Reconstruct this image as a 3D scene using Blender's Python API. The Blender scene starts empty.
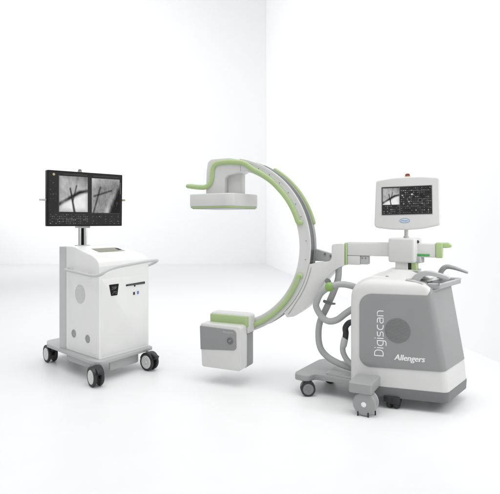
import bpy, bmesh, math, random
from mathutils import Vector, Matrix
R = math.radians
PI = math.pi
random.seed(7)
sc = bpy.context.scene
col = sc.collection

# ------------------------------------------------------------------ camera, world, lights, exposure
cam = bpy.data.objects.new('camera', bpy.data.cameras.new('camera'))
col.objects.link(cam)
cam.location = (0, 0, 1.25)
cam.rotation_euler = (R(90), 0, 0)
cam.data.sensor_width = 36
cam.data.lens = 37.44
cam.data.shift_y = -0.05
cam.data.clip_start = 0.05
cam.data.clip_end = 200
sc.camera = cam

w = bpy.data.worlds.new('World'); sc.world = w; w.use_nodes = True
w.node_tree.nodes['Background'].inputs[0].default_value = (0.97, 0.985, 1.0, 1)
w.node_tree.nodes['Background'].inputs[1].default_value = 0.62

def area(name, loc, target, sx, sy, power, colr=(1, 1, 1), spread=None):
    l = bpy.data.lights.new(name, 'AREA'); l.shape = 'RECTANGLE'; l.size = sx; l.size_y = sy
    l.energy = power; l.color = colr
    if spread: l.spread = R(spread)
    o = bpy.data.objects.new(name, l); col.objects.link(o); o.location = loc
    o.rotation_euler = (Vector(target) - Vector(loc)).to_track_quat('-Z', 'Y').to_euler()
    return o
area('overhead_softbox', (-0.4, 2.6, 6.6), (-0.4, 3.0, 0), 6, 6, 272)
area('right_softbox', (2.26, 2.75, 1.45), (1.42, 3.42, 0.78), 0.5, 0.8, 3.9, spread=100)
area('background_softbox', (-9.5, 9.0, 5.5), (-4.5, 15.5, 5.2), 4, 5, 240, spread=100)
area('side_wall_fill', (-7.5, 8.0, 4.6), (1.4, 8.6, 3.6), 3, 4, 120, spread=80)  # unseen fill lamp, added to whiten the side wall

sc.view_settings.view_transform = 'Standard'
sc.view_settings.look = 'None'
sc.view_settings.exposure = 0.0
sc.view_settings.gamma = 1.0

# ------------------------------------------------------------------ materials
def mat(name, c, rough=0.45, metal=0.0, bump=0.0, scale=60.0, var=0.02, coat=0.0, spec=0.5):
    m = bpy.data.materials.new(name); m.use_nodes = True
    nt = m.node_tree; b = nt.nodes['Principled BSDF']
    b.inputs['Metallic'].default_value = metal
    b.inputs['Specular IOR Level'].default_value = spec
    b.inputs['Coat Weight'].default_value = coat
    tc = nt.nodes.new('ShaderNodeTexCoord')
    n = nt.nodes.new('ShaderNodeTexNoise'); n.inputs['Scale'].default_value = 5.0; n.inputs['Detail'].default_value = 5
    nt.links.new(tc.outputs['Object'], n.inputs['Vector'])
    rp = nt.nodes.new('ShaderNodeValToRGB')
    rp.color_ramp.elements[0].position = 0.3; rp.color_ramp.elements[1].position = 0.7
    rp.color_ramp.elements[0].color = (*[x * (1 - var) for x in c], 1)
    rp.color_ramp.elements[1].color = (*[min(1, x * (1 + var)) for x in c], 1)
    nt.links.new(n.outputs['Fac'], rp.inputs['Fac']); nt.links.new(rp.outputs['Color'], b.inputs['Base Color'])
    mr = nt.nodes.new('ShaderNodeMapRange')
    mr.inputs['To Min'].default_value = max(0.02, rough - 0.06); mr.inputs['To Max'].default_value = min(1, rough + 0.06)
    nt.links.new(n.outputs['Fac'], mr.inputs['Value']); nt.links.new(mr.outputs['Result'], b.inputs['Roughness'])
    if bump:
        n2 = nt.nodes.new('ShaderNodeTexNoise'); n2.inputs['Scale'].default_value = scale * 8; n2.inputs['Detail'].default_value = 2
        nt.links.new(tc.outputs['Object'], n2.inputs['Vector'])
        bp = nt.nodes.new('ShaderNodeBump'); bp.inputs['Strength'].default_value = bump; bp.inputs['Distance'].default_value = 0.001
        nt.links.new(n2.outputs['Fac'], bp.inputs['Height']); nt.links.new(bp.outputs['Normal'], b.inputs['Normal'])
    return m
WHITE = mat('white_enamel', (0.655, 0.653, 0.637), 0.36, bump=0.08, coat=0.15)
CWHITE = mat('cart_enamel', (0.83, 0.83, 0.812), 0.36, bump=0.08)
GREY = mat('grey_enamel', (0.275, 0.278, 0.278), 0.36, bump=0.10)
LGREY = mat('light_grey_enamel', (0.46, 0.465, 0.465), 0.45, bump=0.08)
BGREY = mat('cart_base_grey', (0.44, 0.445, 0.445), 0.42, bump=0.08)
CGREY = mat('cart_grey_enamel', (0.55, 0.555, 0.555), 0.42, bump=0.08)
MGREY = mat('mid_grey_enamel', (0.33, 0.335, 0.335), 0.45, bump=0.10)
DGREY = mat('base_grey_plastic', (0.165, 0.17, 0.172), 0.45, bump=0.10)
GROOVE = mat('groove_grey', (0.085, 0.085, 0.09), 0.4)
GRILLE = mat('grille_grey', (0.225, 0.23, 0.23), 0.5)
HOSE = mat('hose_grey', (0.40, 0.405, 0.40), 0.5, bump=0.05)
GREEN = mat('green_grip', (0.40, 0.52, 0.25), 0.42, bump=0.10)
GREEN2 = mat('deep_green_knob', (0.23, 0.39, 0.11), 0.4)
GREEN3 = mat('label_green', (0.08, 0.36, 0.10), 0.4)
BLACK = mat('black_plastic', (0.018, 0.018, 0.02), 0.4)
DARK = mat('dark_bezel', (0.012, 0.012, 0.013), 0.5, spec=0.12)
TYRE = mat('tyre_rubber', (0.03, 0.03, 0.032), 0.6)
HUB = mat('hub_grey', (0.66, 0.66, 0.655), 0.4)
HUBD = mat('hub_dark_grey', (0.22, 0.225, 0.225), 0.4)
CHROME = mat('chrome', (0.75, 0.75, 0.74), 0.14, metal=1.0)
STEEL = mat('brushed_steel', (0.5, 0.5, 0.5), 0.32, metal=1.0)
KEYS = mat('keypad_olive', (0.36, 0.355, 0.30), 0.5)
INK = mat('white_ink', (0.85, 0.85, 0.85), 0.5)
PALE = mat('pale_ink', (0.50, 0.51, 0.515), 0.5)
BLUE = mat('blue_ink', (0.10, 0.25, 0.50), 0.4)
SILVER = mat('badge_silver', (0.62, 0.68, 0.72), 0.3)
RED = mat('red_button', (0.22, 0.025, 0.015), 0.35)
BRASS = mat('tan_collar', (0.45, 0.36, 0.22), 0.4)
SEAM = mat('seam_grey', (0.30, 0.30, 0.30), 0.5)
FLOOR = mat('white_floor', (0.82, 0.823, 0.823), 0.42, var=0.008, spec=0.25)
WALL = mat('white_wall', (0.87, 0.875, 0.88), 0.8, var=0.004, spec=0.2)

def screen_mat(name, strength):
    m = bpy.data.materials.new(name); m.use_nodes = True
    nt = m.node_tree; b = nt.nodes['Principled BSDF']
    b.inputs['Base Color'].default_value = (0.01, 0.01, 0.01, 1); b.inputs['Roughness'].default_value = 0.3; b.inputs['Specular IOR Level'].default_value = 0.1
    a = nt.nodes.new('ShaderNodeVertexColor'); a.layer_name = 'picture'
    nt.links.new(a.outputs['Color'], b.inputs['Emission Color']); b.inputs['Emission Strength'].default_value = strength
    return m
SCREEN = screen_mat('lit_screen', 0.95)

# ------------------------------------------------------------------ mesh helpers
def link(name, bm, m, parent=None, xf=None, sharp=38):
    if xf is not None: bm.transform(xf)
    bmesh.ops.recalc_face_normals(bm, faces=bm.faces)
    me = bpy.data.meshes.new(name); bm.to_mesh(me); bm.free()
    for p in me.polygons: p.use_smooth = True
    me.set_sharp_from_angle(angle=R(sharp))
    if m: me.materials.append(m)
    o = bpy.data.objects.new(name, me); col.objects.link(o)
    if parent is not None: o.parent = parent
    return o
def root(name, loc, rz, label, cat):
    o = bpy.data.objects.new(name, None); col.objects.link(o)
    o.location = loc; o.rotation_euler = (0, 0, rz); o['label'] = label; o['category'] = cat
    o.empty_display_size = 0.1
    return o
def bev(bm, off, seg=3, ang=30, geom=None):
    es = [e for e in (geom or bm.edges) if len(e.link_faces) == 2 and e.calc_face_angle(0) > R(ang)]
    if es and off: bmesh.ops.bevel(bm, geom=es, offset=off, segments=seg, profile=0.5, affect='EDGES', clamp_overlap=True)
    return bm
def fillet(pts, rad, seg=6):
    """round the corners of a 2-D polygon; rad is one radius or one per corner"""
    n = len(pts); out = []
    for i in range(n):
        p = Vector(pts[i]); a = Vector(pts[i - 1]) - p; b = Vector(pts[(i + 1) % n]) - p
        r = rad[i] if isinstance(rad, (list, tuple)) else rad
        la, lb = a.length, b.length; a.normalize(); b.normalize()
        th = math.acos(max(-1, min(1, a.dot(b))))
        if r <= 0 or th > PI - 0.05:
            out.append(p) if r <= 0 else out.extend([p + a * (0.001 * (1 - k / seg)) + b * (0.001 * k / seg) for k in range(seg + 1)])
            continue
        d = min(r / math.tan(th / 2), la * 0.49, lb * 0.49); r = d * math.tan(th / 2)
        c = p + (a + b).normalized() * (r / math.sin(th / 2))
        s = p + a * d - c; e = p + b * d - c
        a0 = math.atan2(s.y, s.x); a1 = math.atan2(e.y, e.x)
        while a1 - a0 > PI: a1 -= 2 * PI
        while a1 - a0 < -PI: a1 += 2 * PI
        for k in range(seg + 1):
            t = a0 + (a1 - a0) * k / seg
            out.append(c + Vector((math.cos(t), math.sin(t))) * r)
    return out
AX = {'uv': lambda a, b, h: (a, b, h), 'uz': lambda a, b, h: (a, h, b), 'vz': lambda a, b, h: (h, a, b)}
def prism(poly, plane, lo, hi, bv=0.0, seg=3, bm=None):
    """extrude a polygon given in plane uv / uz / vz along the third axis"""
    own = bmesh.new(); f = AX[plane]
    v0 = [own.verts.new(f(p[0], p[1], lo)) for p in poly]; v1 = [own.verts.new(f(p[0], p[1], hi)) for p in poly]
    n = len(poly)
    caps = [own.faces.new(v0[::-1]), own.faces.new(v1)]
    for i in range(n): own.faces.new((v0[i], v0[(i + 1) % n], v1[(i + 1) % n], v1[i]))
    bmesh.ops.recalc_face_normals(own, faces=own.faces)
    if bv:
        rim = [e for c in caps for e in c.edges]
        bmesh.ops.bevel(own, geom=list(set(rim)), offset=bv, segments=seg, profile=0.5, affect='EDGES', clamp_overlap=True)
    return merge(bm, own)
def merge(bm, own):
    if bm is None: return own
    me = bpy.data.meshes.new('tmp'); own.to_mesh(me); own.free(); bm.from_mesh(me); bpy.data.meshes.remove(me)
    return bm
def box(u0, u1, v0, v1, z0, z1, bv=0.004, seg=3, bm=None, rot=None):
    own = bmesh.new(); bmesh.ops.create_cube(own, size=1)
    bmesh.ops.scale(own, vec=(u1 - u0, v1 - v0, z1 - z0), verts=own.verts)
    if bv: bev(own, bv, seg)
    M = Matrix.Translation(((u0 + u1) / 2, (v0 + v1) / 2, (z0 + z1) / 2))
    if rot is not None: M = M @ rot
    own.transform(M)
    return merge(bm, own)
def rbox(u0, u1, v0, v1, z0, z1, rz, bv=0.006, bm=None, seg=6):
    """box with round vertical edges"""
    return prism(fillet([(u0, v0), (u1, v0), (u1, v1), (u0, v1)], rz, seg), 'uv', z0, z1, bv, 3, bm)
def loft(rings, bm=None, caps=True):
    own = bmesh.new()
    vs = [[own.verts.new(p) for p in r] for r in rings]; n = len(rings[0])
    for a, b in zip(vs, vs[1:]):
        for i in range(n): own.faces.new((a[i], a[(i + 1) % n], b[(i + 1) % n], b[i]))
    if caps: own.faces.new(vs[0][::-1]); own.faces.new(vs[-1])
    return merge(bm, own)
def smooth_path(pts, sub=6, closed=False):
    pts = [Vector(p) for p in pts]; out = []; n = len(pts)
    for i in range(n - 1):
        p0 = pts[max(i - 1, 0)]; p1 = pts[i]; p2 = pts[i + 1]; p3 = pts[min(i + 2, n - 1)]
        for k in range(sub):
            t = k / sub
            out.append(0.5 * ((2 * p1) + (p2 - p0) * t + (2 * p0 - 5 * p1 + 4 * p2 - p3) * t * t + (3 * p1 - p0 - 3 * p2 + p3) * t ** 3))
    out.append(pts[-1]); return out
def tube(path, r, seg=14, bm=None, round_ends=True, flat=None):
    """round bar along a path; r may be a list; flat=(axis vector, factor) squashes the section along axis"""
    path = [Vector(p) for p in path]; n = len(path)
    rr = list(r) if isinstance(r, (list, tuple)) else [r] * n
    if round_ends:
        t0 = (path[0] - path[1]).normalized(); t1 = (path[-1] - path[-2]).normalized()
        pre = [(path[0] + t0 * rr[0] * s, rr[0] * math.sqrt(max(0, 1 - s * s)) + 1e-5) for s in (0.999, 0.85, 0.5)]
        post = [(path[-1] + t1 * rr[-1] * s, rr[-1] * math.sqrt(max(0, 1 - s * s)) + 1e-5) for s in (0.5, 0.85, 0.999)]
        path = [p for p, _ in pre] + path + [p for p, _ in post]
        rr = [q for _, q in pre] + rr + [q for _, q in post]; n = len(path)
    rings = []; nrm = None
    for i, p in enumerate(path):
        t = (path[min(i + 1, n - 1)] - path[max(i - 1, 0)]).normalized()
        if nrm is None:
            nrm = t.orthogonal().normalized()
        nrm = (nrm - t * nrm.dot(t)).normalized(); b = t.cross(nrm)
        ring = []
        for k in range(seg):
            a = 2 * PI * k / seg; d = (nrm * math.cos(a) + b * math.sin(a)) * rr[i]
            if flat: d -= flat[0] * d.dot(flat[0]) * (1 - flat[1])
            ring.append(p + d)
        rings.append(ring)
    return loft(rings, bm)
def lathe(profile, seg=40, bm=None, xf=None):
    """profile of (r, h) turned about local z"""
    own = bmesh.new(); rings = []
    for r, h in profile: rings.append([own.verts.new((max(r, 1e-5) * math.cos(2 * PI * k / seg), max(r, 1e-5) * math.sin(2 * PI * k / seg), h)) for k in range(seg)])
    for a, b in zip(rings, rings[1:]):
        for i in range(seg): own.faces.new((a[i], a[(i + 1) % seg], b[(i + 1) % seg], b[i]))
    own.faces.new(rings[0][::-1]); own.faces.new(rings[-1])
    if xf is not None: own.transform(xf)
    return merge(bm, own)
def arc_sweep(profile, c, a0, a1, n=90, bm=None):
    """profile of (radius, v) swept round centre c in the u-z plane"""
    rings = []
    for i in range(n + 1):
        a = R(a0 + (a1 - a0) * i / n)
        rings.append([Vector((c[0] + r * math.cos(a), v, c[1] + r * math.sin(a))) for r, v in profile])
    return loft(rings, bm)
def face_frame(o, x, up=(0, 0, 1)):
    """x right, y up, z out of the face"""
    x = Vector(x).normalized(); y = Vector(up).normalized(); z = x.cross(y).normalized(); y = z.cross(x)
    m = Matrix((x, y, z)).transposed().to_4x4(); m.translation = Vector(o)
    return m
def move(x, y, z=0): return Matrix.Translation((x, y, z))
def rotz(d): return Matrix.Rotation(R(d), 4, 'Z')
def stroke(paths, rad, bm=None):
    for p in paths:
        bm = tube([(a, b, 0) for a, b in p], rad, 8, bm, True, (Vector((0, 0, 1)), 0.35))
    return bm
def arc2(cx, cy, rx, ry, a0, a1, n=10):
    return [(cx + rx * math.cos(R(a0 + (a1 - a0) * k / n)), cy + ry * math.sin(R(a0 + (a1 - a0) * k / n))) for k in range(n + 1)]
def text_mesh(s, size, shear=0.0, bold=0.0, width=1.0):
    c = bpy.data.curves.new('text', 'FONT'); c.body = s; c.size = size; c.shear = shear; c.offset = bold; c.extrude = 0.0006
    c.resolution_u = 4
    o = bpy.data.objects.new('text', c); col.objects.link(o)
    dg = bpy.context.evaluated_depsgraph_get(); dg.update()
    me = bpy.data.meshes.new_from_object(o.evaluated_get(dg))
    bpy.data.objects.remove(o); bm = bmesh.new(); bm.from_mesh(me); bpy.data.meshes.remove(me); bpy.data.curves.remove(c)
    xs = [v.co.x for v in bm.verts]; x0, x1 = min(xs), max(xs)
    k = width / (x1 - x0)
    for v in bm.verts: v.co.x = (v.co.x - x0) * k
    return bm
def picture(name, x0, x1, y0, y1, nx, ny, fn, parent, xf):
    """a lit display area whose picture is stored per vertex; fn(s, t) -> grey or rgb, s right, t up"""
    bm = bmesh.new(); g = [[bm.verts.new((x0 + (x1 - x0) * i / nx, y0 + (y1 - y0) * j / ny, 0)) for i in range(nx + 1)] for j in range(ny + 1)]
    for j in range(ny):
        for i in range(nx): bm.faces.new((g[j][i], g[j][i + 1], g[j + 1][i + 1], g[j + 1][i]))
    o = link(name, bm, SCREEN, parent, xf)
    at = o.data.color_attributes.new('picture', 'FLOAT_COLOR', 'POINT')
    for j in range(ny + 1):
        for i in range(nx + 1):
            q = fn(i / nx, j / ny)
            q = (q, q, q) if not isinstance(q, tuple) else q
            at.data[j * (nx + 1) + i].color = (*[max(0.0, min(1.0, x)) for x in q], 1)
    return o

# ------------------------------------------------------------------ setting
bm = bmesh.new()
vs = [bm.verts.new(p) for p in ((-60, -40, 0), (40, -40, 0), (40, 60, 0), (-60, 60, 0))]; bm.faces.new(vs)
fl = link('floor', bm, FLOOR); fl['kind'] = 'structure'
cx, cy = 0.48, 15.5; dx, dy = 1.736, -10.89
o = link('back_wall', prism([(-58, cy), (cx, cy), (cx + 0.15, cy + 0.15), (-58, cy + 0.15)], 'uv', -0.05, 12), WALL); o['kind'] = 'structure'
k = 17.5 / 10.89
ex, ey = cx + dx * k, cy + dy * k
o = link('side_wall', prism([(cx + 0.002, cy), (ex, ey), (ex + 0.15, ey), (cx + 0.152, cy + 0.15)], 'uv', -0.05, 12), WALL); o['kind'] = 'structure'

# ================================================================== C-ARM MACHINE
MO = (0.7307, 3.3419, 0)
arm = root('c_arm_machine', MO, R(-26.5), 'grey and white mobile C-arm X-ray machine with green grips and a small tilted control screen', 'x-ray machine')
MN = Matrix.Translation((0.18, 0.47, 0)) @ rotz(3.5)          # frame of the swivelling arm and the C
MD = MN @ Matrix.Translation((-1.35, 0, 0)) @ rotz(-10)        # frame of the image detector
MT = MN @ Matrix.Translation((-1.30, -0.08, 0)) @ rotz(-2)     # frame of the tube housing
NFX = Vector((1, 0.125, 0)).normalized()
NF = face_frame((0, 0.2025, 0), NFX)                           # the lettered side of the cabinet

def nearv(u): return 0.2025 + 0.125 * u
def Rz(z): return 0.453 - 0.1736 * (z - 0.355) if z > 0.2 else 0.480 - 0.6 * max(0, 0.10 - z)
def plan(z, L, Rr, inset=0.0, rA=0.05, rB=0.05, seg=8):
    A = (L, nearv(L) + inset); B = (Rr, nearv(Rr) + inset); Cc = (Rr + 0.10 - inset * 0.4, 0.715 - inset); D = (L, 0.76 - inset)
    return [Vector((p.x, p.y, z)) for p in fillet([A, B, Cc, D], [rA, rB, 0.07, rA], seg)]
# cabinet shell: white
secs = [(0.142, -0.148, Rz(0.142), 0), (0.25, -0.148, Rz(0.25), 0), (0.30, -0.148, Rz(0.30), 0), (0.50, -0.148, Rz(0.5), 0), (0.68, -0.148, Rz(0.68), 0),
        (0.74, -0.146, Rz(0.74), 0), (0.775, -0.139, Rz(0.775), 0.0), (0.797, -0.129, 0.382, 0.002), (0.815, -0.117, 0.372, 0.006), (0.832, -0.102, 0.352, 0.013),
        (0.848, -0.083, 0.315, 0.024), (0.860, -0.060, 0.27, 0.038), (0.869, -0.032, 0.22, 0.058), (0.875, 0.0, 0.18, 0.085)]
cab = link('cabinet', loft([plan(*s) for s in secs]), WHITE, arm, sharp=50)
# dark grey base band, slightly proud
bb = [plan(0.072, -0.146, Rz(0.1) - 0.006, 0.006), plan(0.078, -0.149, Rz(0.1) + 0.001, 0.0), plan(0.134, -0.150, Rz(0.134) + 0.003, -0.004), plan(0.1415, -0.150, Rz(0.1415) + 0.002, -0.003)]
link('base_band', loft(bb), DGREY, cab, sharp=50)
# grey cover: near side and rear, wrapped round the corner
def cover():
    cols = []
    u0 = -0.078; ra, rb = 0.085, 0.075
    def lim(u):
        hi, lo = 0.765 + 0.012 * (u - 0.0), 0.268 + 0.02 * (u + 0.0)
        d = u - u0
        if d < ra: hi -= ra - math.sqrt(max(0, ra * ra - (ra - d) ** 2))
        if d < rb: lo += rb - math.sqrt(max(0, rb * rb - (rb - d) ** 2))
        return lo, hi
    us = [u0 + x for x in (0.0, 0.001, 0.004, 0.009, 0.016, 0.025, 0.036, 0.05, 0.066, 0.085, 0.13, 0.2, 0.28, 0.36, 0.41)]
    nz = 14
    cab_b = []
    for u in us:
        lo, hi = lim(u)
        c = []
        for j in range(nz + 1):
            z = lo + (hi - lo) * j / nz
            uu = min(u, Rz(z) - 0.055 + (u - (u0 + 0.41)) * 0.02) if u > 0.25 else u
            c.append((Vector((uu, nearv(uu), z)), Vector((0.124, -0.992, 0))))
        cols.append(c)
    nth = 7
    for k in range(nth + 1):
        t = k / nth; c = []
        lo = 0.277 + 0.006 * t; hi = 0.769 + 0.045 * min(1, max(0, (t - 0.25) / 0.5))
        for j in range(nz + 1):
            z = lo + (hi - lo) * j / nz; Rr = Rz(z)
            A = (-0.148, nearv(-0.148)); B = (Rr, nearv(Rr)); Cc = (Rr + 0.10, 0.715); D = (-0.148, 0.76)
            f = fillet([A, B, Cc, D], [0.05, 0.05, 0.07, 0.05], nth)[nth + 1:2 * nth + 2]
            p = f[k]; q0 = f[max(0, k - 1)]; q1 = f[min(nth, k + 1)]; d = (q1 - q0).normalized()
            c.append((Vector((p.x, p.y, z)), Vector((d.y, -d.x, 0))))
        cols.append(c)
    for k in range(nth + 1):
        c = []
        for j in range(nz + 1):
            z = 0.283 + (0.814 - 0.283) * j / nz; Rr = Rz(z)
            f = fillet([(-0.148, nearv(-0.148)), (Rr, nearv(Rr)), (Rr + 0.10, 0.715), (-0.148, 0.76)], [0.05, 0.05, 0.07, 0.05], nth)[2 * nth + 2:3 * nth + 3]
            p = f[k]; q0 = f[max(0, k - 1)]; q1 = f[min(nth, k + 1)]; d = (q1 - q0).normalized()
            c.append((Vector((p.x, p.y, z)), Vector((d.y, -d.x, 0))))
        cols.append(c)
    own = bmesh.new(); n = len(cols); rows = nz + 1
    out = [[own.verts.new(p + nn * 0.0045) for p, nn in c] for c in cols]
    inn = [[own.verts.new(p - nn * 0.008) for p, nn in c] for c in cols]
    for i in range(n - 1):
        for j in range(nz):
            own.faces.new((out[i][j], out[i + 1][j], out[i + 1][j + 1], out[i][j + 1]))
            own.faces.new((inn[i][j], inn[i][j + 1], inn[i + 1][j + 1], inn[i + 1][j]))
        own.faces.new((out[i][0], inn[i][0], inn[i + 1][0], out[i + 1][0]))
        own.faces.new((out[i][nz], out[i + 1][nz], inn[i + 1][nz], inn[i][nz]))
    for j in range(nz):
        own.faces.new((out[0][j], out[0][j + 1], inn[0][j + 1], inn[0][j]))
        own.faces.new((out[-1][j], inn[-1][j], inn[-1][j + 1], out[-1][j + 1]))
    bmesh.ops.recalc_face_normals(own, faces=own.faces)
    rim = [e for e in own.edges if len(e.link_faces) == 2 and e.calc_face_angle(0) > R(60)]
    bmesh.ops.bevel(own, geom=rim, offset=0.0025, segments=2, profile=0.5, affect='EDGES', clamp_overlap=True)
    return own
cov = link('grey_cover', cover(), GREY, cab, sharp=50)
F = NF @ move(0, 0, 0.0046)
g = lathe([(0.084, -0.002), (0.084, 0.0006), (0.0815, 0.0016), (0.0815, 0.0004), (0.0, 0.0004)], 56)
for i in range(17):
    y = -0.075 + i * 0.15 / 16; h = math.sqrt(max(0, 0.0805 ** 2 - y * y))
    if h > 0.01: g = box(-h, h, y - 0.0027, y + 0.0027, 0.0, 0.0026, 0.0008, 1, g, Matrix.Rotation(R(25), 4, 'X'))
link('speaker_grille', g, GRILLE, cab, F @ move(0.172 * 1.008, 0.527) @ rotz(-7))
# lettering: Digiscan, read upwards
def word_digiscan():
    k = 1.0; P = []; x = 0
    wd = 0.66
    P += [[(x, 0), (x, 1)], [(x, 1), (x + .3, 1)] + arc2(x + .3, .62, .36, .38, 90, 0, 8)[1:] + [(x + .66, .38)] + arc2(x + .3, .38, .36, .38, 0, -90, 8)[1:] + [(x, 0)]]; x += 0.66 + .26
    P += [[(x, 0), (x, .68)], [(x, .92), (x, .95)]]; x += .26
    def bowl(x): return arc2(x + .3, .34, .3, .34, 60, 360 - 60, 16)
    P += [[(x + .58, .68), (x + .3, .68)] + arc2(x + .29, .34, .29, .34, 90, 270, 10)[1:] + [(x + .58, 0)], [(x + .58, .68), (x + .58, -.14)] + arc2(x + .36, -.14, .22, .2, 0, -90, 6)[1:] + [(x + .06, -.34)]]; x += .58 + .26
    P += [[(x, 0), (x, .68)], [(x, .92), (x, .95)]]; x += .26
    P += [[(x + .48, .68), (x + .17, .68)] + arc2(x + .17, .51, .17, .17, 90, 270, 8)[1:] + [(x + .33, .34)] + arc2(x + .33, .17, .17, .17, 90, -90, 8)[1:] + [(x, 0)]]; x += .5 + .25
    P += [[(x + .52, .68), (x + .3, .68)] + arc2(x + .29, .34, .29, .34, 90, 270, 10)[1:] + [(x + .52, 0)]]; x += .52 + .25
    P += [[(x + .06, .68), (x + .36, .68)] + arc2(x + .36, .46, .22, .22, 90, 0, 6)[1:] + [(x + .58, 0), (x + .22, 0)] + arc2(x + .2, .19, .2, .19, 270, 90, 8)[1:] + [(x + .58, .38)]]; x += .58 + .25
    P += [[(x, 0), (x, .68), (x + .3, .68)] + arc2(x + .3, .42, .26, .26, 90, 0, 6)[1:] + [(x + .56, 0)]]; x += .56
    return P, x
P, wid = word_digiscan()
sx, sy = 0.302 / wid, 0.056
link('lettering', stroke([[(a * sx, b * sy) for a, b in p] for p in P], 0.0030), INK, cab, F @ move(0.079, 0.349) @ rotz(90))
tb = None
for k in range(5):
    t2 = text_mesh('Allengers', 0.054, 0.22, 0, 0.193); t2.transform(move(0.0009 * k, 0.0004 * (k % 3), 0.00015 * k)); tb = merge(tb, t2)
link('lettering', tb, INK, cab, F @ move(0.150, 0.331, 0.0004))
# upper deck: mound, post
mound = [(0.875, 0.19, 0.17), (0.884, 0.172, 0.155), (0.900, 0.125, 0.125), (0.915, 0.095, 0.11), (0.920, 0.085, 0.10)]
link('deck_mound', loft([[Vector((0.165 + a * (1 if abs(math.cos(t)) else 1) * math.copysign(abs(math.cos(t)) ** 0.6, math.cos(t)), 0.47 + b * math.copysign(abs(math.sin(t)) ** 0.6, math.sin(t)), z)) for t in [2 * PI * q / 40 for q in range(40)]] for z, a, b in [(0.868, 0.2, 0.18)] + mound]), WHITE, cab, sharp=50)
link('deck_lock', lathe([(0.012, 0), (0.012, 0.004), (0.008, 0.006), (0, 0.006)], 16, None, Matrix.Translation((0.085, 0.31, 0.873))), DGREY, cab)
post = link('column', rbox(-0.062, 0.024, -0.075, 0.075, 0.915, 0.972, 0.01, 0.002), WHITE, arm, MN)
link('column_gap', box(0.024, 0.045, -0.06, 0.06, 0.915, 0.971, 0.001), BLACK, post, MN)
link('column_collar', rbox(0.045, 0.082, -0.072, 0.072, 0.915, 0.970, 0.008, 0.002), GREEN, post, MN)
link('column_base', rbox(-0.085, 0.10, -0.10, 0.10, 0.909, 0.9165, 0.02, 0.002), LGREY, post, MN)
# tray behind the deck
tr = bmesh.new()
tp = [(0.345, 0.275), (0.432, 0.285), (0.528, 0.70), (0.50, 0.735), (0.36, 0.735)]
tray = link('tray', prism(fillet(tp, 0.018, 4), 'uv', 0.810, 0.842, 0.004), MGREY, arm)
ip = [(0.335, 0.335), (0.418, 0.325), (0.495, 0.675), (0.38, 0.69)]
link('tray_recess', prism(fillet(ip, 0.02, 4), 'uv', 0.835, 0.8445, 0.0015), GROOVE, tray)  # flat dark sheet drawn for the recess in the tray top
link('tray_rim', tube(smooth_path([(0.36, 0.287, 0.842), (0.422, 0.294, 0.842), (0.436, 0.31, 0.842), (0.518, 0.69, 0.842), (0.50, 0.722, 0.842), (0.40, 0.724, 0.842)], 3), 0.006, 8), LGREY, tray)
# handles
h1 = [(0.225, 0.838), (0.245, 0.868), (0.270, 0.896), (0.300, 0.915), (0.335, 0.923), (0.375, 0.921), (0.43, 0.908), (0.488, 0.889), (0.486, 0.872), (0.43, 0.884), (0.375, 0.894), (0.345, 0.893), (0.322, 0.882), (0.304, 0.862), (0.292, 0.835)]
h1 = [Vector(p) for p in h1]
link('handle', prism(fillet(h1, 0.03, 4), 'uz', 0.295, 0.365, 0.014, 4), LGREY, arm)
link('handle_seat', prism(fillet([(0.205, 0.850), (0.222, 0.869), (0.318, 0.850), (0.34, 0.83), (0.21, 0.83)], 0.008, 4), 'uz', 0.262, 0.40, 0.01), LGREY, arm)
h2 = smooth_path([(0.392, 0.62, 0.845), (0.397, 0.62, 0.885), (0.414, 0.62, 0.916), (0.441, 0.62, 0.932), (0.481, 0.62, 0.927), (0.527, 0.62, 0.913), (0.572, 0.62, 0.897)], 5)
link('handle', tube(h2, [0.019] * 10 + [0.019 - 0.010 * i / 20 for i in range(len(h2) - 10)], 14, None, True, (Vector((0, 1, 0)), 1.3)), MGREY, arm)
# near wheel with its housing and cable pushers
hs = link('wheel_housing', prism(fillet([(-0.097, -0.018), (0.054, -0.018), (0.060, 0.225), (-0.097, 0.21)], [0.02, 0.016, 0.01, 0.01], 6), 'uv', 0.147, 0.213, 0.007), MGREY, arm)
def turn_v(u, v, z): return Matrix.Translation((u, v, z)) @ Matrix.Rotation(R(90), 4, 'X')   # lathe axis z -> -v
disc = lathe([(0.0, -0.075), (0.070, -0.075), (0.074, -0.071), (0.0745, -0.045), (0.0735, -0.042), (0.0735, -0.040), (0.0745, -0.037), (0.0745, -0.006), (0.071, -0.001), (0.060, 0.0015), (0.03, 0.004), (0.0, 0.0045)], 56, None, turn_v(0.003, -0.004, 0.0785))
wh = link('wheel_cover', disc, MGREY, hs)
link('wheel_rim', lathe([(0.0, 0.0), (0.073, 0.0), (0.0755, -0.003), (0.0755, -0.010), (0.073, -0.013), (0.0, -0.013)], 48, None, turn_v(0.003, 0.072, 0.0785)), LGREY, hs)
link('hub_cap', lathe([(0.0, -0.002), (0.016, -0.002), (0.0165, 0.004), (0.013, 0.0065), (0, 0.0075)], 28, None, turn_v(0.002, -0.0065, 0.0785)), INK, hs)
for (u, v) in ((-0.037, -0.004), (0.03, -0.006), (0.062, 0.055)):
    link('cable_pusher', tube([(u, v, 0.026), (u, v, 0.003)], 0.0048, 10), BLACK, hs)
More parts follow.
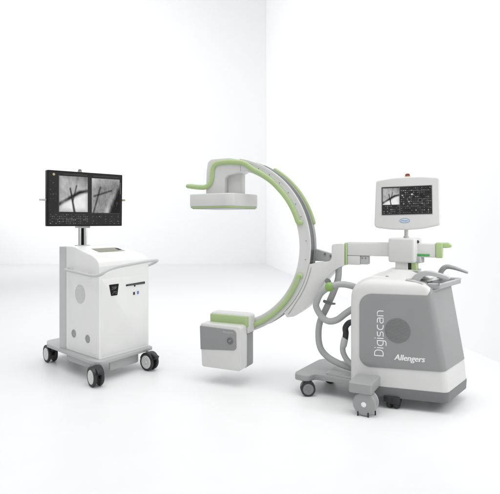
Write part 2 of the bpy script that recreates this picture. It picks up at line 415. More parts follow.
# rear casters under the cabinet
def under_caster(u, v):
    f = rbox(u - 0.040, u + 0.052, v - 0.025, v + 0.08, 0.034, 0.082, 0.02, 0.005)
    f = box(u - 0.054, u + 0.0, v - 0.03, v + 0.06, 0.044, 0.082, 0.004, 3, f)
    o = link('rear_caster', f, BLACK, arm)
    for s in (-0.016, 0.026):
        link('tyre', lathe([(0.0, -0.014), (0.026, -0.014), (0.029, -0.010), (0.029, 0.010), (0.026, 0.014), (0.0, 0.014)], 32, None, Matrix.Translation((u + s, v + 0.01, 0.0292)) @ rotz(62) @ Matrix.Rotation(R(90), 4, 'X')), TYRE, o)
under_caster(0.135, 0.235); under_caster(0.36, 0.60)
# front platform
pl = [(-0.572, 0.262), (-0.555, 0.205), (-0.470, 0.192), (-0.447, 0.205), (-0.418, 0.268), (-0.30, 0.262), (-0.12, 0.235), (-0.12, 0.71), (-0.33, 0.70), (-0.43, 0.655), (-0.455, 0.70), (-0.50, 0.71), (-0.53, 0.66)]
plat = link('front_platform', prism(fillet(pl, [0.02, 0.03, 0.02, 0.02, 0.03, 0.1, 0.01, 0.01, 0.08, 0.03, 0.02, 0.02, 0.05], 5), 'uv', 0.106, 0.148, 0.006), MGREY, arm)
link('platform_cover', loft([[Vector((p.x, p.y, z)) for p in fillet([(-0.34 - k, 0.30 - k * .4), (-0.13, 0.26 - k * .4), (-0.13, 0.69 + k * .4), (-0.34 - k, 0.66 + k * .3)], 0.03, 5)] for z, k in ((0.147, 0.02), (0.156, 0.015), (0.162, 0.0))]), MGREY, plat)
def twin_caster(u, v, r, ang, xf, parent, hubm, width=0.066, pedal=True, top=None, name='caster'):
    """two wheels on one axle, fork and brake pedal; local x is rolling direction"""
    T = Matrix.Translation((u, v, 0)) @ rotz(ang)   # contact patch at z = 0
    if xf is not None: T = xf @ T
    top = top or r * 2.15
    w2 = width / 2; wt = width * 0.30
    f = box(-r * 0.50, r * 0.50, -w2 * 0.36, w2 * 0.36, r * 0.8, r * 2.02, r * 0.1)
    f = tube([(r * 0.25, 0, r * 1.9), (r * 0.25, 0, top)], r * 0.24, 16, f, False)
    hood = [(r * 1.02 * math.cos(R(a)), r + r * 1.10 * math.sin(R(a))) for a in range(18, 163, 12)]
    hood += [(r * 0.86 * math.cos(R(a)), r + r * 0.96 * math.sin(R(a))) for a in range(162, 17, -12)]
    f = prism(hood, 'uz', -w2 * 0.98, w2 * 0.98, r * 0.03, 2, f)
    c = link(name, f, BLACK, parent, T.copy())
    for s in (-1, 1):
        W = T @ Matrix.Translation((0, s * (w2 - wt / 2), r)) @ Matrix.Rotation(R(90) * -s, 4, 'X')   # +z outwards
        link('tyre', lathe([(r * .55, -wt * .5), (r * .92, -wt * .5), (r, -wt * .28), (r, wt * .25), (r * .95, wt * .45), (r * .86, wt * .5), (r * .76, wt * .42), (r * .55, wt * .3)], 44, None, W), TYRE, c)
        link('hub', lathe([(0, -wt * .45), (r * .77, -wt * .45), (r * .77, wt * .36), (r * .72, wt * .52), (r * .40, wt * .62), (r * .36, wt * .56), (r * .16, wt * .58), (r * .13, wt * .70), (0, wt * .72)], 44, None, W), hubm, c)
    if pedal:
        p = prism(fillet([(-r * 1.35, r * 1.72), (-r * 0.6, r * 2.0), (-r * 0.3, r * 1.86), (-r * 1.25, r * 1.5)], r * .08, 3), 'uz', -w2 * .5, w2 * .5, r * .05, 2)
        link('brake_pedal', p, BLACK, c, T.copy())
    return c
twin_caster(-0.462, 0.222, 0.052, 28, None, plat, HUBD, 0.062, False, 0.108)
twin_caster(-0.412, 0.585, 0.052, 28, None, plat, HUBD, 0.062, False, 0.108)
# hoses
def hose(pts, r, parent=arm, name='hose'): return link(name, tube(smooth_path(pts, 7), r, 14), HOSE, parent, sharp=60)
hose([(-0.10, 0.36, 0.76), (-0.166, 0.33, 0.793), (-0.247, 0.315, 0.803), (-0.321, 0.30, 0.782), (-0.389, 0.30, 0.733), (-0.419, 0.30, 0.673), (-0.427, 0.305, 0.629), (-0.389, 0.31, 0.562), (-0.336, 0.31, 0.531), (-0.271, 0.31, 0.547), (-0.205, 0.32, 0.600), (-0.12, 0.34, 0.66)], 0.0235)
hose([(-0.280, 0.40, 0.97), (-0.285, 0.40, 0.92), (-0.290, 0.395, 0.83), (-0.322, 0.39, 0.735), (-0.372, 0.38, 0.617), (-0.418, 0.365, 0.511), (-0.429, 0.36, 0.407), (-0.413, 0.36, 0.318), (-0.363, 0.36, 0.262), (-0.289, 0.355, 0.228), (-0.20, 0.355, 0.205), (-0.13, 0.36, 0.20)], 0.0235)
hose([(-0.213, 0.30, 0.405), (-0.226, 0.30, 0.365), (-0.222, 0.30, 0.315), (-0.19, 0.305, 0.262), (-0.13, 0.31, 0.22)], 0.020)
link('hose_plug', tube([(-0.212, 0.30, 0.415), (-0.221, 0.30, 0.372)], 0.0245, 16), LGREY, arm)
link('cable_grip', tube(smooth_path([(-0.208, 0.30, 0.42), (-0.204, 0.30, 0.46), (-0.206, 0.30, 0.50), (-0.178, 0.305, 0.535), (-0.13, 0.31, 0.54)], 5), 0.021, 14), BLACK, arm)
link('hose_clamp', lathe([(0, -0.027), (0.024, -0.027), (0.032, -0.018), (0.034, 0.0), (0.032, 0.018), (0.024, 0.027), (0, 0.027)], 28, None, Matrix.Translation((-0.322, 0.296, 0.783)) @ Matrix.Rotation(R(78), 4, 'Y')), GREEN2, arm)
link('clamp_knob', lathe([(0, -0.02), (0.017, -0.02), (0.02, -0.012), (0.02, 0.012), (0.015, 0.02), (0, 0.02)], 20, None, Matrix.Translation((-0.352, 0.35, 0.815)) @ Matrix.Rotation(R(70), 4, 'X')), DGREY, arm)
link('hose_bracket', tube([(-0.375, 0.34, 0.668), (-0.335, 0.34, 0.655), (-0.30, 0.345, 0.655)], [0.012, 0.010, 0.007], 10), DGREY, arm)

# ---- C, in the frame MN
CC = (-1.372, 1.062)
prof = [(0.612, -0.076), (0.616, -0.080), (0.680, -0.080), (0.6805, -0.082), (0.697, -0.082), (0.699, -0.080), (0.699, -0.066), (0.6985, -0.0655), (0.695, -0.0655), (0.695, 0.0290), (0.6985, 0.0290), (0.699, 0.031), (0.699, 0.078), (0.697, 0.080), (0.616, 0.080), (0.612, 0.076)]
carc = link('c_arc', arc_sweep(prof, CC, -75, 80, 110), WHITE, arm, MN, sharp=32)
link('track', arc_sweep([(0.690, -0.0652), (0.6972, -0.0652), (0.6972, 0.0286), (0.690, 0.0286)], CC, -74.5, 79.5, 100), GROOVE, carc, MN)
tr2 = arc_sweep([(0.674, 0.0305), (0.7005, 0.0305), (0.7005, 0.0795), (0.674, 0.0795)], CC, -62, 66, 90)
link('track_rim', tr2, MGREY, carc, MN)
def polar(a, r, v): return (CC[0] + r * math.cos(R(a)), v, CC[1] + r * math.sin(R(a)))
for a in (-8, 4, 20, 29, 38, 47, 56, 65):
    p = polar(a, 0.666, -0.0806)
    link('screw_head', lathe([(0, -0.001), (0.0045, -0.001), (0.0045, 0.0012), (0.002, 0.0014), (0, 0.0014)], 12, None, turn_v(*p)), SEAM, carc, MN)
# green rails
up = [polar(16.5, 0.650, -0.088), polar(17.2, 0.634, -0.088)] + [polar(a, 0.632 + 0.012 * max(0, (a - 45) / 25), -0.088) for a in range(20, 72, 4)]
up += [(-1.205, -0.088, 1.708), (-1.27, -0.088, 1.722), (-1.335, -0.088, 1.728), (-1.40, -0.088, 1.727), (-1.452, -0.088, 1.718), (-1.479, -0.088, 1.695), (-1.489, -0.088, 1.66), (-1.492, -0.088, 1.61), (-1.508, -0.09, 1.562), (-1.545, -0.095, 1.533), (-1.60, -0.10, 1.532), (-1.672, -0.105, 1.540)]
link('grip_rail', tube(smooth_path(up, 4), 0.0205, 14, None, True, (Vector((0, 1, 0)), 0.7)), GREEN, carc, MN, sharp=60)
low = [polar(-19.3, 0.667, -0.087), polar(-18.7, 0.659, -0.088), polar(-19.2, 0.650, -0.088)] + [polar(-20.5 - i * 4, 0.647 + 0.0010 * i, -0.088) for i in range(0, 14)]
lp_ = smooth_path(low, 4)
link('grip_rail', tube(lp_, [0.013 + 0.006 * min(1, k / 8) for k in range(len(lp_))], 14, None, True), GREEN, carc, MN, sharp=60)
far = [polar(a, 0.703, 0.074) for a in range(15, 60, 4)]
link('grip_rail', tube(smooth_path(far, 3), 0.016, 12, None, True), GREEN, carc, MN, sharp=60)
# detector: neck and flat box
nk = [(-1.24, 1.652), (-1.165, 1.645), (-1.165, 1.705), (-1.24, 1.742), (-1.34, 1.760), (-1.50, 1.756), (-1.532, 1.735), (-1.545, 1.66), (-1.55, 1.475), (-1.385, 1.475), (-1.380, 1.600), (-1.355, 1.622), (-1.26, 1.640)]
neck = link('detector_neck', prism(fillet(nk, [0.005, 0.01, 0.03, 0.05, 0.1, 0.03, 0.03, 0.03, 0.01, 0.01, 0.025, 0.03, 0.01], 6), 'uz', -0.083, 0.083, 0.010), WHITE, arm, MN)
link('neck_joint', prism([(-1.2445, 1.653), (-1.2415, 1.653), (-1.2415, 1.70), (-1.2445, 1.70)], 'uz', -0.0838, 0.0838), SEAM, neck, MN)
link('detector_column', rbox(-1.39, -1.262, -0.03, 0.07, 1.47, 1.645, 0.02, 0.004), WHITE, neck, MN)
det = link('detector', prism(fillet([(-0.285, -0.205), (0.130, -0.205), (0.142, 0.19), (-0.285, 0.19)], [0.02, 0.07, 0.05, 0.03], 8), 'uv', 1.374, 1.474, 0.008), WHITE, arm, MD)
link('green_trim', prism(fillet([(-0.281, -0.201), (0.126, -0.201), (0.138, 0.186), (-0.281, 0.186)], [0.02, 0.066, 0.046, 0.03], 8), 'uv', 1.361, 1.3745, 0.003), GREEN, det, MD)
link('detector_window', prism(fillet([(-0.272, -0.192), (0.117, -0.192), (0.129, 0.177), (-0.272, 0.177)], [0.02, 0.06, 0.04, 0.03], 6), 'uv', 1.354, 1.362, 0.002), LGREY, det, MD)
link('grip_knob', tube([(-1.655, -0.105, 1.539), (-1.70, -0.11, 1.543)], [0.0215, 0.018], 14), GREEN, carc, MN)
# tube housing
th = link('tube_housing', prism(fillet([(-0.192, 0.128), (0.150, 0.128), (0.150, 0.466), (-0.206, 0.466)], [0.02, 0.03, 0.03, 0.02], 7), 'uz', -0.18, -0.07, 0.012), WHITE, arm, MT)
link('housing_side', prism(fillet([(-0.186, 0.125), (0.143, 0.125), (0.143, 0.452), (-0.186, 0.452)], 0.02, 5), 'uz', -0.0705, 0.055, 0.006), GREY, th, MT)
link('housing_panel', prism(fillet([(-0.1988, 0.262), (0.112, 0.284), (0.110, 0.436), (-0.2055, 0.444)], [0.004, 0.03, 0.03, 0.004], 6), 'uz', -0.1835, -0.160, 0.0015, 2), GREY, th, MT)
link('dial', lathe([(0, -0.002), (0.026, -0.002), (0.026, 0.004), (0.022, 0.006), (0.021, 0.003), (0.010, 0.003), (0.009, 0.005), (0, 0.005)], 32, None, turn_v(0.060, -0.184, 0.352)), DGREY, th, MT)
link('dial_mark', prism([(0.050, 0.349), (0.070, 0.362), (0.071, 0.359), (0.051, 0.346)], 'uz', -0.1905, -0.187), PALE, th, MT)
link('lettering', text_mesh('Allengers', 0.022, 0.2, 0, 0.088), PALE, th, MT @ face_frame((-0.005, -0.1838, 0.408), (1, 0, 0)))
link('upper_housing', prism(fillet([(-0.172, -0.085), (0.168, -0.085), (0.19, 0.04), (-0.172, 0.04)], [0.03, 0.06, 0.05, 0.03], 7), 'uv', 0.40, 0.540, 0.02), WHITE, th, MT)
link('green_band', prism(fillet([(-0.176, -0.092), (0.160, -0.092), (0.160, -0.035), (-0.176, -0.03)], [0.03, 0.05, 0.01, 0.02], 7), 'uv', 0.44, 0.528, 0.012), GREEN, th, MT)
link('arc_socket', box(0.128, 0.158, -0.075, 0.045, 0.392, 0.505, 0.01), WHITE, th, MT)
link('socket_gap', box(0.126, 0.1500, -0.079, 0.049, 0.386, 0.5095, 0.004), GROOVE, th, MT)
# yoke that carries the C
yp = [polar(a, 0.7025, 0)[::2] for a in (-10.3, -14, -18, -22, -26, -30, -34, -38, -42, -45.5)]
yp = yp + [(-0.856, 0.527), (-0.800, 0.538), (-0.735, 0.585), (-0.662, 0.650), (-0.620, 0.712), (-0.590, 0.775), (-0.560, 0.825), (-0.50, 0.890), (-0.455, 0.920), (-0.422, 0.934), (-0.422, 1.094), (-0.512, 1.088), (-0.512, 0.980), (-0.535, 0.958), (-0.60, 0.949)]
rad = [0.004] + [0] * 8 + [0.002, 0.006, 0.03, 0.02, 0.02, 0.02, 0.02, 0.02, 0.02, 0.02, 0.004, 0.012, 0.02, 0.03, 0.03, 0.01]
yoke = link('yoke', prism(fillet(yp, rad, 4), 'uz', -0.088, 0.10, 0.006), WHITE, arm, MN)
link('yoke_seam', tube([polar(a, 0.7215 + (0.012 if a < -36 else 0) * min(1, (-36 - a) / 8 if a < -36 else 0), -0.0885) for a in range(-12, -45, -2)], 0.0022, 8), SEAM, yoke, MN)
link('back_bracket', prism(fillet([(-0.70, 1.050), (-0.52, 1.002), (-0.52, 0.950), (-0.70, 0.950)], 0.006, 3), 'uz', 0.06, 0.115, 0.003), LGREY, yoke, MN)
for u, z in ((-0.60, 1.005), (-0.555, 0.992)):
    link('bolt', lathe([(0, -0.002), (0.008, -0.002), (0.008, 0.005), (0, 0.006)], 14, None, turn_v(u, 0.058, z)), DGREY, yoke, MN)
# horizontal arm
link('arm_ring', rbox(-0.4225, -0.4035, -0.062, 0.062, 0.937, 1.098, 0.012, 0.002), GREEN, arm, MN)
beam = link('horizontal_arm', rbox(-0.404, 0.204, -0.052, 0.052, 1.006, 1.100, 0.006, 0.006), WHITE, arm, MN)
link('arm_top', rbox(-0.404, -0.09, -0.047, 0.047, 1.0985, 1.1045, 0.004, 0.002), WHITE, beam, MN)
link('brake_box', rbox(-0.403, -0.312, -0.05, 0.05, 0.939, 1.0045, 0.004, 0.004), WHITE, beam, MN)
link('brake_knob', rbox(-0.3118, -0.256, -0.046, 0.046, 0.944, 1.0035, 0.008, 0.003), LGREY, beam, MN)
for u in (-0.297, -0.272): link('bolt', lathe([(0, -0.001), (0.005, -0.001), (0.005, 0.003), (0, 0.003)], 12, None, turn_v(u, -0.046, 0.99)), DGREY, beam, MN)
link('green_marker', box(0.085, 0.166, -0.057, -0.045, 1.014, 1.030, 0.002), GREEN3, beam, MN)
capo = link('arm_end_cap', rbox(0.204, 0.248, -0.056, 0.056, 1.004, 1.108, 0.006, 0.004), GREEN, beam, MN)
link('end_lever', prism(fillet([(0.235, 1.108), (0.285, 1.109), (0.308, 1.092), (0.305, 1.078), (0.268, 1.072), (0.235, 1.075)], 0.01, 4), 'uz', -0.045, 0.045, 0.008), GREEN, beam, MN)
MP = MN @ rotz(-12)
piv = link('pivot_block', rbox(-0.096, 0.094, -0.095, 0.075, 0.968, 1.138, 0.02, 0.014), WHITE, arm, MP)
link('pivot_foot', rbox(0.075, 0.118, -0.05, 0.05, 0.966, 1.012, 0.006, 0.004), LGREY, piv, MP)
link('lock_pin', lathe([(0, -0.01), (0.011, -0.01), (0.011, 0.008), (0.008, 0.012), (0, 0.013)], 18, None, MP.copy() @ Matrix.Translation((0.092, -0.03, 1.112)) @ Matrix.Rotation(R(60), 4, 'Y')), BLACK, piv)
# control screen on its stem
MS = Matrix.Translation((0.18, 0.47, 0)) @ rotz(6.5)
stem = link('screen_stem', lathe([(0.02, 0), (0.02, 0.012), (0.014, 0.016), (0.014, 0.09), (0, 0.09)], 20, None, MS @ Matrix.Translation((0.005, 0.0, 1.136))), WHITE, arm)
TILT = MS @ Matrix.Translation((0.008, -0.02, 1.385)) @ Matrix.Rotation(R(1.2), 4, 'Y').inverted() @ Matrix.Rotation(R(4), 4, 'X').inverted()
op = [(-0.222, -0.172), (-0.11, -0.187), (0.0, -0.192), (0.11, -0.185), (0.222, -0.162), (0.219, 0.166), (0.11, 0.178), (0.0, 0.181), (-0.10, 0.178), (-0.206, 0.163)]
orad = [0.028, 0.3, 0.3, 0.3, 0.022, 0.022, 0.3, 0.3, 0.3, 0.022]
mon = link('control_screen', prism(fillet(op, orad, 7), 'uz', -0.035, 0.02, 0.011, 4), WHITE, arm, TILT)
link('rear_shell', prism(fillet([(a * .8, b * .8) for a, b in op], 0.03, 4), 'uz', 0.02, 0.05, 0.012), WHITE, mon, TILT)
SF = TILT @ face_frame((0, -0.0352, 0), (1, 0, 0))
link('bezel', prism(fillet([(-0.170, -0.089), (0.172, -0.089), (0.174, 0.115), (-0.168, 0.115)], 0.004, 3), 'uv', 0.0, 0.0012, 0.0004, 1), SEAM, mon, SF)

def seg_d(px, py, a, b):
    ax, ay = a; bx, by = b; dx, dy = bx - ax, by - ay
    t = max(0, min(1, ((px - ax) * dx + (py - ay) * dy) / (dx * dx + dy * dy)))
    return math.hypot(px - ax - dx * t, py - ay - dy * t), t
from mathutils import noise
def fbm(x, y, s): return noise.fractal(Vector((x * s, y * s, 3.7)), 1.0, 2.0, 4)
def soft(d, r, e=0.02): return max(0.0, min(1.0, (r + e - d) / (2 * e)))
def xray_a(s, t):
    # bright tissue with a dark diagonal bone and two crossed pins
    base = 0.50 + 0.38 * max(0, 0.55 - t) * (0.6 + s) + 0.16 * (1 - s) * t - 0.15 * max(0, t - .62)
    base += 0.13 * fbm(s, t, 4.0) + 0.05 * fbm(s, t * 0.4, 22)
    an = math.atan2(t - 0.35, s - 0.55); base += 0.10 * noise.noise(Vector((an * 5, 1.3, 0.2))) * min(1, 3 * math.hypot(t - .35, s - .55))
    g = max(0.0, min(1.0, (0.16 + 0.42 * s - t) * 9 + 0.5)) * min(1.0, 0.35 + s * 2); base += (0.88 + 0.1 * fbm(s, t, 3) - base) * g
    d = min(seg_d(s, t, (-0.05, 0.19), (0.72, 0.56))[0], seg_d(s, t, (0.72, 0.56), (1.05, 0.60))[0])
    base -= 0.42 * soft(d, 0.05, 0.03) + 0.10 * soft(d, 0.025, 0.025)
    d, k = seg_d(s, t, (0.38, 0.66), (0.53, -0.02)); base *= 1 - 0.86 * soft(d, 0.024 + 0.016 * k, 0.014)
    d, k = seg_d(s, t, (0.60, 0.74), (0.47, 0.30)); base *= 1 - 0.8 * soft(d, 0.020, 0.014)
    e = min(s, 1 - s, t, 1 - t)
    return max(0.015, base * (0.75 + 0.25 * min(1, e * 8))) ** 1.3
def xray_b(s, t):
    base = 0.34 + 0.45 * max(0, t - 0.72) * (1.2 - s) * 1.6 + 0.25 * max(0, 0.3 - s) + 0.09 * fbm(s, t, 5) + 0.07 * fbm(s * 2, t, 14)
    edge = 0.62 + 0.55 * (t - 0.1) - 0.25 * math.sin(t * 3.0) * 0.3
    if t < 0.55: base += 0.5 * soft(abs(s - edge + 0.05), 0.04, 0.08) * (0.55 - t) * 1.8
    base -= 0.34 * max(0, min(1, (s - edge) * 7))
    d, k = seg_d(s, t, (0.30, 0.74), (0.06, 0.0)); base *= 1 - 0.75 * soft(d, 0.026, 0.018)
    d, k = seg_d(s, t, (0.08, 0.48), (0.70, 0.66)); base *= 1 - 0.7 * soft(d, 0.026, 0.018)
    return max(0.015, base) ** 1.25
def ui(bmw, x0, x1, y0, y1, nx, ny, fill, rnd, smin=0.25, smax=0.7, asp=1.0):
    for j in range(ny):
        for i in range(nx):
            if rnd.random() > fill: continue
            cxx = x0 + (x1 - x0) * (i + 0.5) / nx; cyy = y0 + (y1 - y0) * (j + 0.5) / ny
            a = (x1 - x0) / nx * 0.5 * rnd.uniform(smin, smax); b = (y1 - y0) / ny * 0.5 * rnd.uniform(smin, smax) * asp
            bmw.append((cxx - a, cxx + a, cyy - b, cyy + b, rnd.uniform(0.05, 0.34)))
    return bmw
def ui_mesh(name, cells, parent, xf, z=0.0009):
    bm = bmesh.new(); cols = []
    for a, b, c, d, g in cells:
        vs = [bm.verts.new(p) for p in ((a, c, z), (b, c, z), (b, d, z), (a, d, z))]; bm.faces.new(vs); cols += [g] * 4
    o = link(name, bm, SCREEN, parent, xf)
    at = o.data.color_attributes.new('picture', 'FLOAT_COLOR', 'POINT')
    for i, g in enumerate(cols): at.data[i].color = (g, g * 1.0, g * 0.97, 1) if not isinstance(g, tuple) else (*g, 1)
    return o
rnd = random.Random(3)
SD = SF @ move(0, 0, 0.0016)
sx0, sx1, sy0, sy1 = -0.165, 0.169, -0.084, 0.111
scr = picture('display', sx0, sx1, sy0, sy1, 60, 36, lambda s, t: (0.022 + 0.012 * fbm(s, t, 6),) * 3, mon, SD)
def xray_c(s, t): return xray_a(s, t * 0.85 + 0.12)
picture('xray_image', -0.160, -0.046, -0.014, 0.104, 56, 58, xray_c, mon, SD @ move(0, 0, 0.0005))
cells = ui([], -0.158, -0.048, -0.08, -0.018, 9, 5, 0.6, rnd, 0.3, 0.8, 0.6)
cells = ui(cells, -0.038, 0.166, -0.08, 0.106, 15, 12, 0.62, rnd, 0.25, 0.75, 0.5)
cells = ui(cells, -0.038, 0.166, -0.08, 0.106, 5, 4, 0.6, rnd, 0.12, 0.26, 0.9)
cells.append((-0.0440, -0.0425, -0.082, 0.108, 0.30))
cells += [(0.033, 0.045, 0.048, 0.060, 0.55), (-0.03, -0.02, 0.045, 0.054, 0.42), (0.012, 0.022, 0.0, 0.009, 0.4), (-0.03, 0.16, 0.079, 0.0805, 0.14), (-0.03, 0.16, 0.022, 0.0235, 0.12), (-0.03, 0.16, -0.032, -0.0305, 0.12)]
ui_mesh('screen_symbols', cells, mon, SD)
# round dial graphics on the control display
for (x, y, r) in ((0.068, 0.062, 0.022), (0.125, 0.0, 0.02), (0.092, 0.012, 0.013), (0.02, 0.02, 0.014)):
    ring = []
    for i in range(28):
        a = 2 * PI * i / 28; ring.append((x + r * math.cos(a) - 0.0012, x + r * math.cos(a) + 0.0012, y + r * math.sin(a) - 0.0012, y + r * math.sin(a) + 0.0012, 0.20))
    ui_mesh('screen_dial', ring, mon, SD, 0.0013 + x * 0.002)
bd = link('badge', lathe([(0, 0), (0.0345, 0), (0.0345, 0.0012), (0.031, 0.0016), (0, 0.0016)], 40, None, Matrix.Diagonal((1, 0.42, 1, 1))), SILVER, mon, SF @ move(-0.012, -0.128, 0) @ rotz(0))
rg = bmesh.new(); rg = tube([(0.033 * math.cos(2 * PI * i / 40), 0.0140 * math.sin(2 * PI * i / 40), 0.0016) for i in range(41)], 0.0014, 8, rg, False)
link('badge_ring', rg, BLUE, mon, SF @ move(-0.012, -0.128, 0))
link('badge_lettering', text_mesh('Allengers', 0.013, 0.2, 0, 0.050), BLUE, mon, SF @ move(-0.037, -0.132, 0.0019))
link('button_collar', lathe([(0.021, 0), (0.021, 0.006), (0.018, 0.009), (0, 0.009)], 24, None, TILT @ Matrix.Translation((0.010, -0.008, 0.178))), BRASS, mon)
link('stop_button', lathe([(0.017, 0), (0.017, 0.010), (0.013, 0.017), (0.006, 0.0195), (0, 0.020)], 24, None, TILT @ Matrix.Translation((0.010, -0.008, 0.1868))), RED, mon)

# ================================================================== MONITOR CART
cart = root('monitor_cart', (-1.1775, 4.0549, 0), R(56), 'white wheeled monitor cart with grey base, push handle and a wide black twin-image display', 'medical cart')
T8 = math.tan(R(8))
# cabinet: side profile in v-z, tapering towards the back
cp = [(0.0, 0.176), (0.0, 0.90), (0.012, 0.935), (0.04, 0.958), (0.10, 0.982), (0.237, 1.011), (0.36, 1.041), (0.40, 1.0455), (0.50, 1.0455), (0.50, 0.176)]
cp = fillet(cp, [0.0, 0.02, 0.02, 0.03, 0.08, 0.2, 0.1, 0.05, 0.004, 0.0], 4)
bm = bmesh.new()
rl = [bm.verts.new((T8 * p.x, p.x, p.y)) for p in cp]; rr_ = [bm.verts.new((0.538 - T8 * p.x, p.x, p.y)) for p in cp]
n = len(cp); caps = [bm.faces.new(rl[::-1]), bm.faces.new(rr_)]
for i in range(n): bm.faces.new((rl[i], rl[(i + 1) % n], rr_[(i + 1) % n], rr_[i]))
bmesh.ops.recalc_face_normals(bm, faces=bm.faces)
bmesh.ops.bevel(bm, geom=list({e for c in caps for e in c.edges}), offset=0.014, segments=4, profile=0.5, affect='EDGES', clamp_overlap=True)
cc = link('cabinet', bm, CWHITE, cart, sharp=45)
bp_ = rbox(0.066, 0.472, 0.5005, 0.600, 0.16, 1.040, 0.02, 0.006)
link('back_panel', bp_, CGREY, cart)
# front face fittings
CF = face_frame((0, -0.0004, 0), (1, 0, 0))
link('front_door', prism(fillet([(0.022, 0.195), (0.516, 0.195), (0.516, 0.80), (0.022, 0.80)], 0.008, 4), 'uv', -0.002, 0.0012, 0.0006, 2), CWHITE, cc, CF)
lb = link('control_panel', prism(fillet([(0.098, 0.750), (0.198, 0.750), (0.183, 0.659), (0.119, 0.659)], 0.004, 3), 'uv', 0.0015, 0.0042, 0.001, 2), DARK, cc, CF)
cells = []
rnd = random.Random(11)
cells = ui(cells, 0.122, 0.178, 0.705, 0.735, 6, 4, 0.8, rnd, 0.4, 0.9, 0.8)
cells = ui(cells, 0.128, 0.176, 0.668, 0.695, 6, 2, 0.7, rnd, 0.3, 0.8, 0.7)
ui_mesh('panel_symbols', cells, cc, CF, 0.0047)
sl = link('disc_slot', prism(fillet([(0.276, 0.721), (0.488, 0.721), (0.488, 0.741), (0.276, 0.735)], 0.003, 3), 'uv', 0.0018, 0.0060, 0.001, 2), BLACK, cc, CF)
link('slot_tray', box(0.296, 0.470, 0.7265, 0.7300, 0.0055, 0.0072, 0.0006, 1), DGREY, cc, CF)
link('slot_button', lathe([(0, 0), (0.007, 0), (0.007, 0.004), (0, 0.005)], 14), BLACK, cc, CF @ move(0.372, 0.715, 0.002))
link('port', box(0.356, 0.375, 0.640, 0.664, 0.0015, 0.0042, 0.001, 2), BLACK, cc, CF)
link('port', box(0.400, 0.419, 0.642, 0.667, 0.0015, 0.0042, 0.001, 2), BLUE, cc, CF)
# left face fittings
q = Vector((-1, 0, 0)); LF = face_frame((0, 0, 0), (-math.sin(R(8)), -math.cos(R(8)), 0))
def onleft(qd, z, h=0.0): return LF @ move(-qd, z, h)
g = lathe([(0.078, -0.002), (0.078, 0.001), (0.0755, 0.002), (0.0755, 0.0006), (0, 0.0006)], 48)
for i in range(15):
    y = -0.068 + i * 0.136 / 14; h = math.sqrt(max(0, 0.0745 ** 2 - y * y))
    g = box(-h, h, y - 0.0028, y + 0.0028, 0.0, 0.0026, 0.0008, 1, g, Matrix.Rotation(R(25), 4, 'X'))
link('vent_grille', g, CGREY, cc, onleft(0.278, 0.662, 0.0006))
for qd, z in ((0.377, 0.326), (0.162, 0.314)):
    link('cable_port', lathe([(0, -0.002), (0.033, -0.002), (0.033, 0.003), (0.030, 0.005), (0.028, 0.002), (0, 0.002)], 30), MGREY, cc, onleft(qd, z, 0.0006))
link('left_panel', prism(fillet([(-0.47, 0.205), (-0.03, 0.205), (-0.03, 0.80), (-0.47, 0.80)], 0.01, 4), 'uv', -0.002, 0.0014, 0.0008, 2), CWHITE, cc, LF)
# top: keypad let into the slope
ks = face_frame((0, 0.0, 0.0), (1, 0, 0), (0, 1, 0.22))
KT = Matrix.Translation((0.0, 0.237, 1.0112)) @ Matrix.Rotation(math.atan2(0.0305, 0.13), 4, 'X')
kp = link('keypad', prism(fillet([(0.155, -0.060), (0.440, -0.060), (0.430, 0.062), (0.165, 0.062)], 0.008, 3), 'uv', -0.003, 0.0022, 0.001, 2), KEYS, cc, KT)
kb = None
for i in range(14):
    for j in range(5):
        x = 0.176 + i * 0.0152; y = -0.045 + j * 0.0205
        kb = box(x - 0.0062, x + 0.0062, y - 0.0085, y + 0.0085, 0.0015, 0.0045, 0.0012, 2, kb)
link('keys', kb, KEYS, cc, KT)
link('touch_pad', box(0.392, 0.428, -0.02, 0.03, 0.0015, 0.0040, 0.001, 2), DARK, cc, KT)
# push handle
hp = [(0.052, 0.46, 0.856), (0.020, 0.44, 0.856), (0.006, 0.40, 0.853), (0.0, 0.30, 0.846), (-0.016, 0.18, 0.838), (-0.036, 0.06, 0.833), (-0.050, -0.030, 0.836), (-0.042, -0.075, 0.849), (-0.010, -0.094, 0.874), (0.04, -0.096, 0.888), (0.11, -0.096, 0.898), (0.28, -0.096, 0.911), (0.44, -0.096, 0.921), (0.53, -0.094, 0.922), (0.565, -0.075, 0.917), (0.572, -0.045, 0.903), (0.560, -0.010, 0.885), (0.532, 0.025, 0.868), (0.515, 0.045, 0.862)]
hd = link('push_handle', tube(smooth_path(hp, 6), 0.0125, 16), CGREY, cart, sharp=60)
for qd, z in ((0.40, 0.853), (0.12, 0.835)):
    link('handle_mount', lathe([(0, -0.012), (0.013, -0.012), (0.011, 0.014), (0, 0.014)], 18), CGREY, hd, onleft(qd, z, 0.003))
# base plate, skirts and rear outriggers
bpoly = [(-0.055, -0.060), (0.555, -0.035), (0.570, 0.02), (0.478, 0.62), (0.444, 0.80), (0.36, 0.925), (0.18, 0.925), (0.094, 0.80), (0.060, 0.62), (-0.05, 0.05)]
base = link('base_plate', prism(fillet(bpoly, [0.05, 0.03, 0.02, 0.03, 0.08, 0.05, 0.05, 0.08, 0.03, 0.05], 6), 'uv', 0.146, 0.1755, 0.006), BGREY, cart)
link('front_skirt', prism(fillet([(0.105, 0.150), (0.412, 0.150), (0.412, 0.075), (0.400, 0.066), (0.117, 0.064), (0.108, 0.072)], 0.008, 4), 'uz', -0.004, 0.012, 0.002), BGREY, base)
link('side_skirt', prism(fillet([(-0.49, 0.150), (-0.08, 0.150), (-0.13, 0.100), (-0.20, 0.086), (-0.46, 0.086), (-0.49, 0.10)], 0.01, 4), 'uv', -0.010, 0.004, 0.002), BGREY, base, LF)
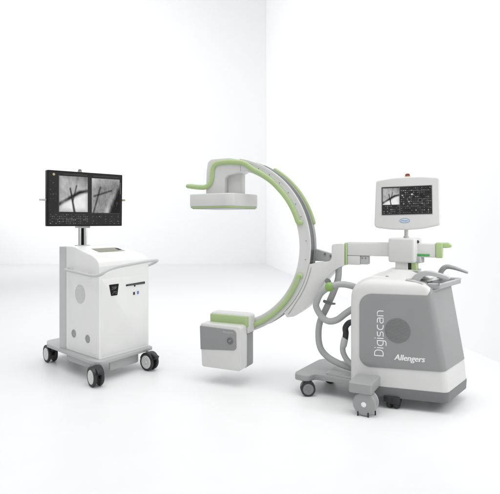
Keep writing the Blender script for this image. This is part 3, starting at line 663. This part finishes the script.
for (u, v, a) in ((-0.075, -0.052, 73), (0.466, -0.080, 89), (0.160, 0.845, 76), (0.42, 0.84, 80)):
    twin_caster(u, v, 0.073, a, None, base, HUB, 0.084, True, 0.150)
# twin columns and the display
cols = link('column', lathe([(0, 0), (0.0150, 0), (0.0150, 0.19), (0, 0.19)], 28, None, Matrix.Translation((0.2186, 0.510, 1.035))), CHROME, cart)
link('column_rod', lathe([(0, 0), (0.0150, 0), (0.0150, 0.19), (0, 0.19)], 28, None, Matrix.Translation((0.2454, 0.470, 1.035))), CHROME, cols)
link('column_core', box(-0.012, 0.012, -0.012, 0.012, 1.035, 1.22, 0.002, 2, None, None), DARK, cols, Matrix.Translation((0.236, 0.498, 0)) @ rotz(34))
link('column_collar', rbox(0.17, 0.28, 0.44, 0.53, 1.0445, 1.050, 0.02, 0.002), CGREY, cols)
MM = Matrix.Translation((0.232, 0.50, 0)) @ rotz(-16)        # display frame
link('mount_bracket', rbox(-0.052, 0.052, -0.055, 0.03, 1.198, 1.235, 0.006, 0.003), CGREY, cols, MM)
link('mount_plate', box(-0.10, 0.10, -0.042, -0.015, 1.22, 1.50, 0.004), CGREY, cols, MM)
disp = link('display_panel', prism(fillet([(-0.330, 1.215), (0.328, 1.215), (0.333, 1.672), (-0.330, 1.677)], 0.006, 3), 'uz', -0.098, -0.045, 0.004), DARK, cart, MM)
DF = MM @ face_frame((0, -0.0982, 0), (1, 0, 0))
picture('screen', -0.322, 0.322, 1.224, 1.667, 64, 44, lambda s, t: (0.020 + 0.006 * fbm(s, t, 5),) * 3, disp, DF @ move(0, 0, 0.0006))
picture('xray_image', -0.234, 0.010, 1.335, 1.634, 88, 104, xray_a, disp, DF @ move(0, 0, 0.0011))
picture('xray_image', 0.046, 0.305, 1.330, 1.628, 88, 104, xray_b, disp, DF @ move(0, 0, 0.0011))
rnd = random.Random(5)
cells = ui([], -0.312, 0.012, 1.232, 1.318, 22, 6, 0.7, rnd, 0.2, 0.75, 0.6)
cells = ui(cells, 0.03, 0.315, 1.228, 1.322, 7, 5, 0.55, rnd, 0.1, 0.35, 0.5)
cells = ui(cells, 0.03, 0.315, 1.238, 1.318, 5, 2, 0.8, rnd, 0.12, 0.2, 0.9)
cells = ui(cells, -0.316, -0.25, 1.34, 1.60, 3, 14, 0.3, rnd, 0.2, 0.6, 0.3)
cells += [(-0.2385, -0.2365, 1.330, 1.640, 0.16), (0.310, 0.3125, 1.50, 1.60, 0.30), (-0.30, 0.0, 1.276, 1.2775, 0.12), (0.035, 0.31, 1.3245, 1.3265, 0.10), (-0.20, 0.005, 1.648, 1.652, 0.08), (0.06, 0.29, 1.645, 1.649, 0.08)]
ui_mesh('screen_symbols', cells, disp, DF @ move(0, 0, 0.0004))
link('screen_emblem', lathe([(0, 0), (0.0105, 0), (0.0105, 0.0006), (0, 0.0006)], 24), BRASS, disp, DF @ move(-0.278, 1.643, 0.0008))
link('side_tab', box(-0.385, -0.329, -0.075, -0.06, 1.424, 1.440, 0.004), CGREY, disp, MM)
link('side_tab', box(0.330, 0.372, -0.078, -0.062, 1.438, 1.456, 0.004), BRASS, disp, MM)
link('lamp_collar', lathe([(0.019, 0), (0.019, 0.007), (0.015, 0.010), (0, 0.010)], 24, None, MM @ Matrix.Translation((-0.048, -0.072, 1.673))), BRASS, disp)
link('lamp_button', lathe([(0.015, 0), (0.015, 0.010), (0.010, 0.018), (0, 0.020)], 24, None, MM @ Matrix.Translation((-0.048, -0.072, 1.682))), DGREY, disp)
